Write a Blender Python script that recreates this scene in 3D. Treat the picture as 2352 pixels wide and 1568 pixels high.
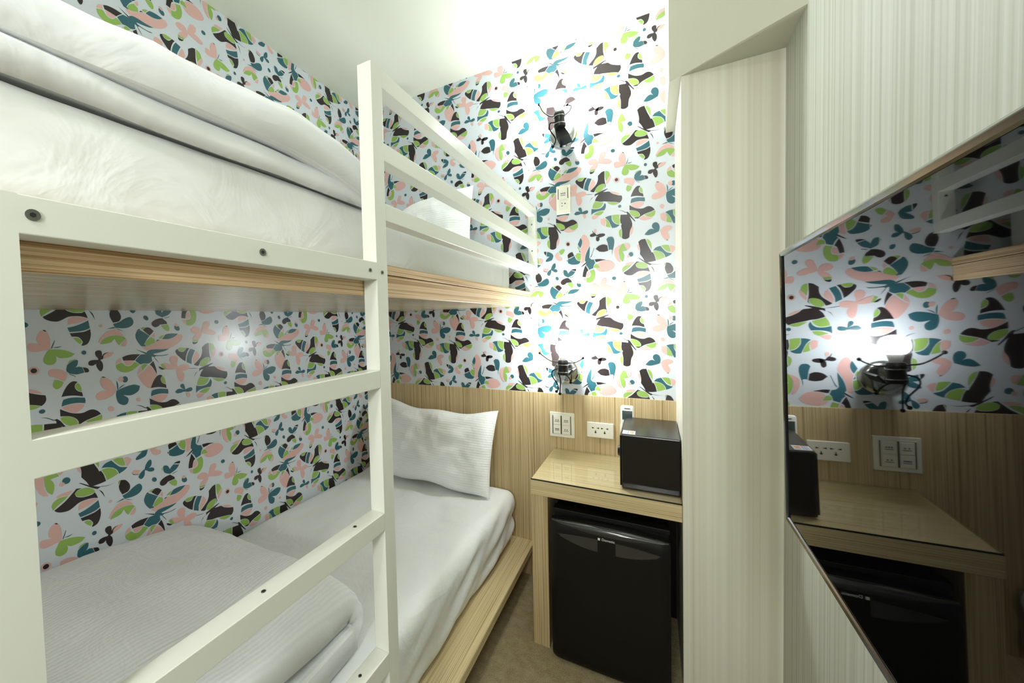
import bpy, bmesh, math, random
from mathutils import Vector, Matrix, noise

for o in list(bpy.data.objects):
    bpy.data.objects.remove(o)
scene = bpy.context.scene
COL = scene.collection
R = math.radians

# ------------------------------------------------------------------ camera
FILL_POWER = 14.5
WALL_POWER = 16.0
BULB_POWER = 330.0
EYE = Vector((0, 0, 1.3433))
cam_d = bpy.data.cameras.new('camera')
cam = bpy.data.objects.new('camera', cam_d)
COL.objects.link(cam)
cam_d.sensor_width = 36
cam_d.lens = 36 * 902.077 / 2352
cam_d.shift_x = (1176 - 1001.07) / 2352
cam_d.shift_y = (768.51 - 784) / 2352
cam_d.clip_start = 0.01
right = (0.87431898, 0.48464024, -0.02627103)
up = (0.00619202, 0.04298538, 0.99905651)
fwd = (-0.48531225, 0.87365674, -0.03458203)
cam.matrix_world = Matrix(((right[0], up[0], -fwd[0], EYE.x), (right[1], up[1], -fwd[1], EYE.y),
                           (right[2], up[2], -fwd[2], EYE.z), (0, 0, 0, 1)))
scene.camera = cam

# ------------------------------------------------------------------ world, exposure
world = bpy.data.worlds.new('world')
scene.world = world
world.use_nodes = True
world.node_tree.nodes['Background'].inputs[0].default_value = (0.9, 0.95, 1.0, 1)
world.node_tree.nodes['Background'].inputs[1].default_value = 0.0
vs = scene.view_settings
vs.view_transform = 'Standard'
vs.look = 'None'
vs.gamma = 1
vs.use_curve_mapping = False
vs.exposure = 0.06

# ceiling light of the entrance, behind the camera (round panel, built as a thing further down)
def area_light(name, loc, size, power, color, rot=(0, 0, 0), shape='DISK'):
    d = bpy.data.lights.new(name, 'AREA')
    d.shape = shape
    d.size = size
    d.energy = power
    d.color = color
    o = bpy.data.objects.new(name, d)
    o.location = loc
    o.rotation_euler = rot
    COL.objects.link(o)
    return o
area_light('entrance_ceiling_light', (-0.25, -0.70, 2.60), 0.30, FILL_POWER, (0.98, 1.0, 1.01))
area_light('added_wall_fill', (-0.02, -1.275, 1.70), 0.24, WALL_POWER, (0.98, 1.0, 1.01), rot=(R(90), 0, 0))  # added fill, set low to reach in under the upper deck

# ------------------------------------------------------------------ helpers
def tag(o, label=None, cat=None, group=None, kind=None):
    if label: o['label'] = label
    if cat: o['category'] = cat
    if group: o['group'] = group
    if kind: o['kind'] = kind
    return o

def empty(name, loc=(0, 0, 0), label=None, cat=None, group=None, rot=(0, 0, 0)):
    o = bpy.data.objects.new(name, None)
    o.location = loc
    o.rotation_euler = rot
    o.empty_display_size = 0.05
    COL.objects.link(o)
    return tag(o, label, cat, group)

def mesh_obj(name, verts, faces, mat, parent=None, smooth=False, mats=None, face_mats=None):
    """verts are given in the parent's local frame"""
    me = bpy.data.meshes.new(name)
    me.from_pydata(verts, [], faces)
    for m in (mats or [mat]):
        me.materials.append(m)
    if face_mats:
        me.polygons.foreach_set('material_index', face_mats)
    if smooth:
        me.polygons.foreach_set('use_smooth', [True] * len(me.polygons))
    me.update()
    o = bpy.data.objects.new(name, me)
    COL.objects.link(o)
    if parent: o.parent = parent
    return o

def bm_obj(name, bm, mat, parent=None, smooth=False):
    me = bpy.data.meshes.new(name)
    bmesh.ops.recalc_face_normals(bm, faces=bm.faces[:])
    bm.to_mesh(me); bm.free()
    me.materials.append(mat)
    if smooth:
        me.polygons.foreach_set('use_smooth', [True] * len(me.polygons))
    o = bpy.data.objects.new(name, me)
    COL.objects.link(o)
    if parent: o.parent = parent
    return o

def add_box(bm, lo, hi, bevel=0.0, seg=2):
    r = bmesh.ops.create_cube(bm, size=1.0)
    vs_ = r['verts']
    for v in vs_:
        v.co = Vector([lo[i] + (v.co[i] + .5) * (hi[i] - lo[i]) for i in range(3)])
    if bevel:
        es = {e for v in vs_ for e in v.link_edges}
        bmesh.ops.bevel(bm, geom=list(es), offset=bevel, segments=seg, profile=.5, affect='EDGES')

def box(name, lo, hi, mat, parent=None, bevel=0.0015, seg=2, smooth=False):
    bm = bmesh.new()
    add_box(bm, lo, hi, bevel, seg)
    return bm_obj(name, bm, mat, parent, smooth)

def add_cyl(bm, p0, p1, r0, r1=None, seg=24):
    p0, p1 = Vector(p0), Vector(p1)
    r1 = r0 if r1 is None else r1
    d = p1 - p0
    q = d.to_track_quat('Z', 'Y').to_matrix().to_4x4()
    q.translation = (p0 + p1) / 2
    bmesh.ops.create_cone(bm, cap_ends=True, segments=seg, radius1=r0, radius2=r1, depth=d.length, matrix=q)

def cyl(name, p0, p1, r0, mat, parent=None, r1=None, seg=24, bevel=0):
    bm = bmesh.new()
    add_cyl(bm, p0, p1, r0, r1, seg)
    if bevel:
        es = [e for e in bm.edges if len(e.link_faces) == 2 and e.calc_face_angle(0) > 1.0]
        bmesh.ops.bevel(bm, geom=es, offset=bevel, segments=3, profile=.5, affect='EDGES')
    o = bm_obj(name, bm, mat, parent)
    shade_auto(o)
    return o

def shade_auto(o, ang=40):
    me = o.data
    me.polygons.foreach_set('use_smooth', [True] * len(me.polygons))
    me.set_sharp_from_angle(angle=R(ang))

def lathe(name, prof, mat, parent=None, seg=32, loc=(0, 0, 0), axis=(0, 0, 1)):
    """prof = [(r, h)]: turned about axis through loc"""
    q = Vector(axis).to_track_quat('Z', 'Y').to_matrix()
    verts, faces = [], []
    n = len(prof)
    for k in range(seg):
        a = 2 * math.pi * k / seg
        for r, hh in prof:
            verts.append(Vector(loc) + q @ Vector((r * math.cos(a), r * math.sin(a), hh)))
    for k in range(seg):
        k2 = (k + 1) % seg
        for i in range(n - 1):
            faces.append((k * n + i, k2 * n + i, k2 * n + i + 1, k * n + i + 1))
    o = mesh_obj(name, verts, faces, mat, parent)
    bm = bmesh.new(); bm.from_mesh(o.data)
    bmesh.ops.remove_doubles(bm, verts=bm.verts[:], dist=1e-6)
    bmesh.ops.recalc_face_normals(bm, faces=bm.faces[:])
    bm.to_mesh(o.data); bm.free()
    shade_auto(o, 50)
    return o

def catmull(pts, n=6, closed=False):
    pts = [Vector(p) for p in pts]
    out = []
    m = len(pts)
    rng = range(m if closed else m - 1)
    for i in rng:
        p1, p2 = pts[i], pts[(i + 1) % m]
        p0 = pts[(i - 1) % m] if (closed or i > 0) else p1 * 2 - p2
        p3 = pts[(i + 2) % m] if (closed or i + 2 < m) else p2 * 2 - p1
        for k in range(n):
            t = k / n
            out.append(0.5 * ((2 * p1) + (p2 - p0) * t + (2 * p0 - 5 * p1 + 4 * p2 - p3) * t * t + (3 * p1 - p0 - 3 * p2 + p3) * t ** 3))
    if not closed: out.append(pts[-1])
    return out

def tube(name, pts, r, mat, parent=None, n=5, seg=8, ball=None):
    """round wire along a smooth path, with an optional ball on its end (one piece of wire)"""
    path = catmull(pts, n)
    verts, faces = [], []
    prev = None
    for i, p in enumerate(path):
        t = (path[min(i + 1, len(path) - 1)] - path[max(i - 1, 0)]).normalized()
        if prev is None:
            a = t.orthogonal().normalized()
        else:
            a = (prev - t * prev.dot(t)).normalized()
        prev = a
        b = t.cross(a)
        for k in range(seg):
            th = 2 * math.pi * k / seg
            verts.append(p + (a * math.cos(th) + b * math.sin(th)) * r)
    for i in range(len(path) - 1):
        for k in range(seg):
            k2 = (k + 1) % seg
            faces.append((i * seg + k, i * seg + k2, (i + 1) * seg + k2, (i + 1) * seg + k))
    faces.append(tuple(range(seg))[::-1])
    faces.append(tuple((len(path) - 1) * seg + k for k in range(seg)))
    if ball:
        bm = bmesh.new()
        bmesh.ops.create_uvsphere(bm, u_segments=14, v_segments=8, radius=ball, matrix=Matrix.Translation(path[-1]))
        b0 = len(verts)
        bm.verts.index_update()
        verts += [v.co.copy() for v in bm.verts]
        faces += [tuple(b0 + v.index for v in f.verts) for f in bm.faces]
        bm.free()
    return mesh_obj(name, verts, faces, mat, parent, smooth=True)

def text_obj(name, s, size, mat, parent, matrix, extrude=0.0002, align='CENTER'):
    """flat lettering turned into a mesh"""
    cu = bpy.data.curves.new(name, 'FONT')
    cu.body = s
    cu.size = size
    cu.align_x = align
    cu.align_y = 'CENTER'
    cu.extrude = extrude
    tmp = bpy.data.objects.new(name + '_tmp', cu)
    COL.objects.link(tmp)
    dg = bpy.context.evaluated_depsgraph_get()
    dg.update()
    me = bpy.data.meshes.new_from_object(tmp.evaluated_get(dg))
    bpy.data.objects.remove(tmp)
    bpy.data.curves.remove(cu)
    me.name = name
    me.transform(matrix)
    me.materials.clear(); me.materials.append(mat)
    o = bpy.data.objects.new(name, me)
    COL.objects.link(o)
    if parent: o.parent = parent
    return o

# facing -y on the back wall: local x -> +x, local y -> +z
def wall_mat(x, y, z):
    return Matrix(((1, 0, 0, x), (0, 0, 1, y), (0, 1, 0, z), (0, 0, 0, 1))) @ Matrix.Diagonal((1, 1, -1, 1))

# ------------------------------------------------------------------ materials
def srgb(r, g, b):
    f = lambda c: (c / 255 / 12.92) if c / 255 <= .04045 else ((c / 255 + .055) / 1.055) ** 2.4
    return (f(r), f(g), f(b), 1)

def mat(name, col, rough=0.5, metal=0.0, spec=0.5, coat=0.0, coat_rough=0.1):
    m = bpy.data.materials.new(name)
    m.use_nodes = True
    b = m.node_tree.nodes['Principled BSDF']
    b.inputs['Base Color'].default_value = col
    b.inputs['Roughness'].default_value = rough
    b.inputs['Metallic'].default_value = metal
    b.inputs['Specular IOR Level'].default_value = spec
    b.inputs['Coat Weight'].default_value = coat
    b.inputs['Coat Roughness'].default_value = coat_rough
    return m

def nodes(m):
    return m.node_tree.nodes, m.node_tree.links, m.node_tree.nodes['Principled BSDF']

def obj_coords(m, scale=(1, 1, 1)):
    N, L, b = nodes(m)
    tc = N.new('ShaderNodeTexCoord')
    mp = N.new('ShaderNodeMapping')
    mp.inputs['Scale'].default_value = scale
    L.new(tc.outputs['Object'], mp.inputs['Vector'])
    return mp

def noise_tex(m, vec, scale, detail=4, rough=.55, dist=0):
    N, L, b = nodes(m)
    n = N.new('ShaderNodeTexNoise')
    n.inputs['Scale'].default_value = scale
    n.inputs['Detail'].default_value = detail
    n.inputs['Roughness'].default_value = rough
    n.inputs['Distortion'].default_value = dist
    L.new(vec.outputs[0], n.inputs['Vector'])
    return n

def ramp(m, fac, stops):
    N, L, b = nodes(m)
    r = N.new('ShaderNodeValToRGB')
    el = r.color_ramp.elements
    el[0].position, el[0].color = stops[0]
    el[1].position, el[1].color = stops[-1]
    for p, c in stops[1:-1]:
        e = el.new(p); e.color = c
    L.new(fac, r.inputs['Fac'])
    return r

def bump(m, height, strength=.2, dist=.001, prev=None):
    N, L, b = nodes(m)
    bp = N.new('ShaderNodeBump')
    bp.inputs['Strength'].default_value = strength
    bp.inputs['Distance'].default_value = dist
    L.new(height, bp.inputs['Height'])
    if prev: L.new(prev.outputs[0], bp.inputs['Normal'])
    L.new(bp.outputs[0], b.inputs['Normal'])
    return bp

def striped_wood(name, grain, light, mid, dark, rough=.45, freq=1.0):
    """zebra-striped laminate: grain = axis (0,1,2) the lines run along"""
    m = mat(name, mid, rough)
    N, L, b = nodes(m)
    sc = [105 * freq] * 3
    sc[grain] = .55
    mp = obj_coords(m, sc)
    n1 = noise_tex(m, mp, 1.0, 3, .6)
    sc2 = [420 * freq] * 3
    sc2[grain] = 1.2
    mp2 = obj_coords(m, sc2)
    n2 = noise_tex(m, mp2, 1.0, 2, .5)
    mx = N.new('ShaderNodeMath'); mx.operation = 'MULTIPLY_ADD'
    mx.inputs[1].default_value = .6
    L.new(n2.outputs['Fac'], mx.inputs[0])
    mul = N.new('ShaderNodeMath'); mul.operation = 'MULTIPLY'; mul.inputs[1].default_value = .5
    L.new(n1.outputs['Fac'], mul.inputs[0])
    L.new(mul.outputs[0], mx.inputs[2])
    r = ramp(m, mx.outputs[0], [(.40, dark), (.47, mid), (.55, light), (.62, mid), (.70, dark)])
    L.new(r.outputs['Color'], b.inputs['Base Color'])
    bump(m, mx.outputs[0], .08, .0006)
    return m

LIGHTW, MIDW, DARKW = srgb(220, 203, 160), srgb(198, 177, 131), srgb(156, 131, 88)
WOOD_Z = striped_wood('striped_laminate_upright', 2, srgb(208, 189, 147), srgb(184, 161, 117), srgb(134, 108, 69))
WOOD_X = striped_wood('striped_laminate_across', 0, LIGHTW, MIDW, DARKW)
WOOD_Y = striped_wood('striped_laminate_lengthwise', 1, LIGHTW, MIDW, DARKW)
EDGE_Y = striped_wood('slab_edge_laminate', 1, srgb(235, 208, 170), srgb(214, 178, 132), srgb(160, 116, 72), .4, .8)
UNDER = striped_wood('slab_underside_laminate', 1, srgb(205, 188, 158), srgb(186, 166, 132), srgb(160, 138, 106), .22, .5)

CREAM = mat('cream_satin_paint', srgb(229, 231, 221), .32)
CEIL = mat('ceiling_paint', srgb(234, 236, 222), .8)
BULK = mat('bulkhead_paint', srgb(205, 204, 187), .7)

def stripe_paper(name, base, pale, dark, fx, grain_axis=2, rough=.55, depth=.25):
    m = mat(name, base, rough)
    N, L, b = nodes(m)
    sc = [fx, fx, fx]; sc[grain_axis] = .02
    mp = obj_coords(m, sc)
    n1 = noise_tex(m, mp, 1.0, 4, .65)
    r = ramp(m, n1.outputs['Fac'], [(.36, dark), (.5, base), (.62, pale)])
    L.new(r.outputs['Color'], b.inputs['Base Color'])
    bump(m, n1.outputs['Fac'], depth, .0015)
    return m
RIB = stripe_paper('pale_ribbed_wallpaper', srgb(192, 195, 180), srgb(204, 207, 195), srgb(177, 179, 161), 75)
COLM = stripe_paper('pale_grained_panel', srgb(220, 217, 200), srgb(228, 227, 213), srgb(209, 204, 185), 28, rough=.45, depth=.1)

PAPER = mat('white_wallpaper', srgb(201, 208, 214), .25)
INK = {'K': mat('print_black', srgb(44, 36, 36), .25), 'T': mat('print_teal', srgb(48, 96, 106), .25),
       'G': mat('print_green', srgb(140, 174, 86), .25), 'P': mat('print_pink', srgb(211, 170, 163), .25)}

def carpet_mat():
    m = mat('brown_carpet', srgb(150, 134, 108), .95, spec=.1)
    N, L, b = nodes(m)
    mp = obj_coords(m, (1, 1, 1))
    n = noise_tex(m, mp, 260, 3, .7)
    n2 = noise_tex(m, mp, 30, 3, .6)
    mx = N.new('ShaderNodeMath'); mx.operation = 'MULTIPLY_ADD'; mx.inputs[1].default_value = .7
    L.new(n.outputs['Fac'], mx.inputs[0])
    mu = N.new('ShaderNodeMath'); mu.operation = 'MULTIPLY'; mu.inputs[1].default_value = .3
    L.new(n2.outputs['Fac'], mu.inputs[0]); L.new(mu.outputs[0], mx.inputs[2])
    r = ramp(m, mx.outputs[0], [(.3, srgb(120, 107, 80)), (.5, srgb(166, 151, 116)), (.72, srgb(200, 186, 150))])
    L.new(r.outputs['Color'], b.inputs['Base Color'])
    bump(m, n.outputs['Fac'], .9, .004)
    return m
CARPET = carpet_mat()

def linen(name, col, axis, stripe=85, amount=.35, tone=.06):
    m = mat(name, col, .78, spec=.3)
    N, L, b = nodes(m)
    b.inputs['Sheen Weight'].default_value = .15
    mp = obj_coords(m, (1, 1, 1))
    sp = N.new('ShaderNodeSeparateXYZ')
    L.new(mp.outputs[0], sp.inputs[0])
    mu = N.new('ShaderNodeMath'); mu.operation = 'MULTIPLY'; mu.inputs[1].default_value = stripe * 2 * math.pi
    L.new(sp.outputs[axis], mu.inputs[0])
    si = N.new('ShaderNodeMath'); si.operation = 'SINE'
    L.new(mu.outputs[0], si.inputs[0])
    bp = bump(m, si.outputs[0], amount, .0006)
    mr = N.new('ShaderNodeMapRange')
    mr.inputs['From Min'].default_value = -1; mr.inputs['From Max'].default_value = 1
    mr.inputs['To Min'].default_value = 1 - tone; mr.inputs['To Max'].default_value = 1
    L.new(si.outputs[0], mr.inputs['Value'])
    hs = N.new('ShaderNodeHueSaturation')
    hs.inputs['Color'].default_value = col
    L.new(mr.outputs[0], hs.inputs['Value'])
    L.new(hs.outputs[0], b.inputs['Base Color'])
    n = noise_tex(m, mp, 7, 4, .55, .9)
    b2 = bump(m, n.outputs['Fac'], .30, .018, bp)
    mp2 = obj_coords(m, (5, 2, 4))
    n2 = noise_tex(m, mp2, 1.5, 2, .4, .8)
    r2 = ramp(m, n2.outputs['Fac'], [(.42, (0, 0, 0, 1)), (.5, (1, 1, 1, 1)), (.58, (0, 0, 0, 1))])
    bump(m, r2.outputs['Color'], .10, .008, b2)
    return m
LINEN_X = linen('striped_white_linen', srgb(236, 239, 240), 0)
LINEN_Z = linen('striped_white_pillowcase', srgb(243, 246, 245), 2)
SHEET = linen('plain_white_sheet', srgb(236, 239, 238), 0, 300, .02, .0)

WIRE = mat('black_wire', srgb(10, 10, 10), .5, spec=.15)
BLACK = mat('black_plastic', srgb(20, 20, 20), .38)
BLACK_SOFT = mat('black_satin', srgb(17, 17, 16), .34)
FRIDGE_M = mat('black_fridge_enamel', srgb(12, 12, 11), .42, spec=.3)
GLOSS = mat('glossy_black_bezel', srgb(14, 14, 15), .10, spec=.5)
SCREEN = mat('tv_glass', (.0015, .0015, .0018, 1), .02, spec=.16)
CHROME = mat('chrome', srgb(205, 208, 206), .12, metal=1)
STEEL = mat('dull_steel', srgb(130, 130, 126), .35, metal=1)
SAFE_M = mat('safe_black', srgb(10, 10, 10), .24, spec=.55)
HOLE = mat('dark_hole', srgb(30, 28, 24), .8)
IVORY = mat('ivory_plastic', srgb(236, 234, 218), .35)
IVORY2 = mat('ivory_button', srgb(228, 227, 212), .4)
GREYP = mat('grey_print', srgb(90, 92, 84), .6)
WHITE = mat('white_plastic', srgb(236, 236, 230), .35)
LCD = mat('lcd_grey', srgb(70, 84, 80), .15)
STICK = mat('white_label', srgb(240, 242, 246), .4)
BLUEP = mat('blue_print', srgb(110, 125, 175), .5)
ORANGE = mat('orange_print', srgb(232, 140, 50), .5)
WHITEP = mat('white_print', srgb(225, 225, 225), .5)
def glass_mat():
    m = bpy.data.materials.new('desk_glass')
    m.use_nodes = True
    N, L = m.node_tree.nodes, m.node_tree.links
    N.clear()
    out = N.new('ShaderNodeOutputMaterial')
    t = N.new('ShaderNodeBsdfTransparent'); t.inputs[0].default_value = (.985, .99, .98, 1)
    g = N.new('ShaderNodeBsdfGlossy'); g.inputs['Roughness'].default_value = .02
    mx = N.new('ShaderNodeMixShader')
    fr = N.new('ShaderNodeFresnel'); fr.inputs[0].default_value = 1.52
    ge = N.new('ShaderNodeNewGeometry')
    iv = N.new('ShaderNodeMath'); iv.operation = 'SUBTRACT'; iv.inputs[0].default_value = 1.0
    L.new(ge.outputs['Backfacing'], iv.inputs[1])
    mu = N.new('ShaderNodeMath'); mu.operation = 'MULTIPLY'
    L.new(fr.outputs[0], mu.inputs[0]); L.new(iv.outputs[0], mu.inputs[1])
    L.new(mu.outputs[0], mx.inputs[0]); L.new(t.outputs[0], mx.inputs[1]); L.new(g.outputs[0], mx.inputs[2])
    L.new(mx.outputs[0], out.inputs[0])
    return m
GLASS = glass_mat()
GLASS_EDGE = mat('dark_glass_edge', srgb(28, 34, 30), .2)
def emit_mat(name, col, s):
    m = bpy.data.materials.new(name)
    m.use_nodes = True
    N, L = m.node_tree.nodes, m.node_tree.links
    N.clear()
    out = N.new('ShaderNodeOutputMaterial')
    e = N.new('ShaderNodeEmission')
    e.inputs[0].default_value = col
    e.inputs[1].default_value = s
    L.new(e.outputs[0], out.inputs[0])
    return m
BULB = emit_mat('lit_bulb', (0.945, 1.0, 1.02, 1), BULB_POWER)
PANEL = emit_mat('lit_ceiling_panel', (1.0, .97, .88, 1), 6.0)

# ------------------------------------------------------------------ room shell
XL, XR, YB, YF, ZC = -1.578, 0.349, 2.0, -1.35, 2.655
XCOL, YCOL, ZB = 0.083, 1.559, 2.128     # pillar's left face, its front, underside of the bulkhead
def struct(o):
    o['kind'] = 'structure'
    return o
T = .06
struct(box('floor', (XL - T, YF - T, -T), (XR + T, YB + T, 0), CARPET, bevel=0))
struct(box('ceiling', (XL - T, YF - T, ZC), (XR + T, YB + T, ZC + T), CEIL, bevel=0))
wall_left = struct(box('wall_left', (XL - T, YF - T, 0), (XL, YB + T, ZC), PAPER, bevel=0))
wall_back = struct(box('wall_back', (XL, YB, 0), (XR + T, YB + T, ZC), PAPER, bevel=0))
struct(box('wall_right', (XR, YF - T, 0), (XR + T, YB, ZC), RIB, bevel=0))
struct(box('wall_front', (XL, YF - T, 0), (XR, YF, ZC), COLM, bevel=0))
# pillar boxed in with pale grained panels
struct(box('wall_pillar', (XCOL, YCOL, 0), (XR, YB, ZB), COLM, bevel=.001))
# boxed bulkhead with a slanting front over the pillar
pts = [(0.05, YB), (0.05, 1.577), (XR, 1.372), (XR, YB)]
v = [(x, y, ZB) for x, y in pts] + [(x, y, ZC) for x, y in pts]
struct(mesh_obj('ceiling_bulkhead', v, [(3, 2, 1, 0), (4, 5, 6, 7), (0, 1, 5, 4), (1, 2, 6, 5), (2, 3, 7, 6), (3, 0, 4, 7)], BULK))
# striped wood panelling along the foot of the back wall
ZW = .967
struct(box('trim_1', (XL, YB - .008, 0), (XCOL, YB, ZW), WOOD_Z, bevel=.001))

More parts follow.
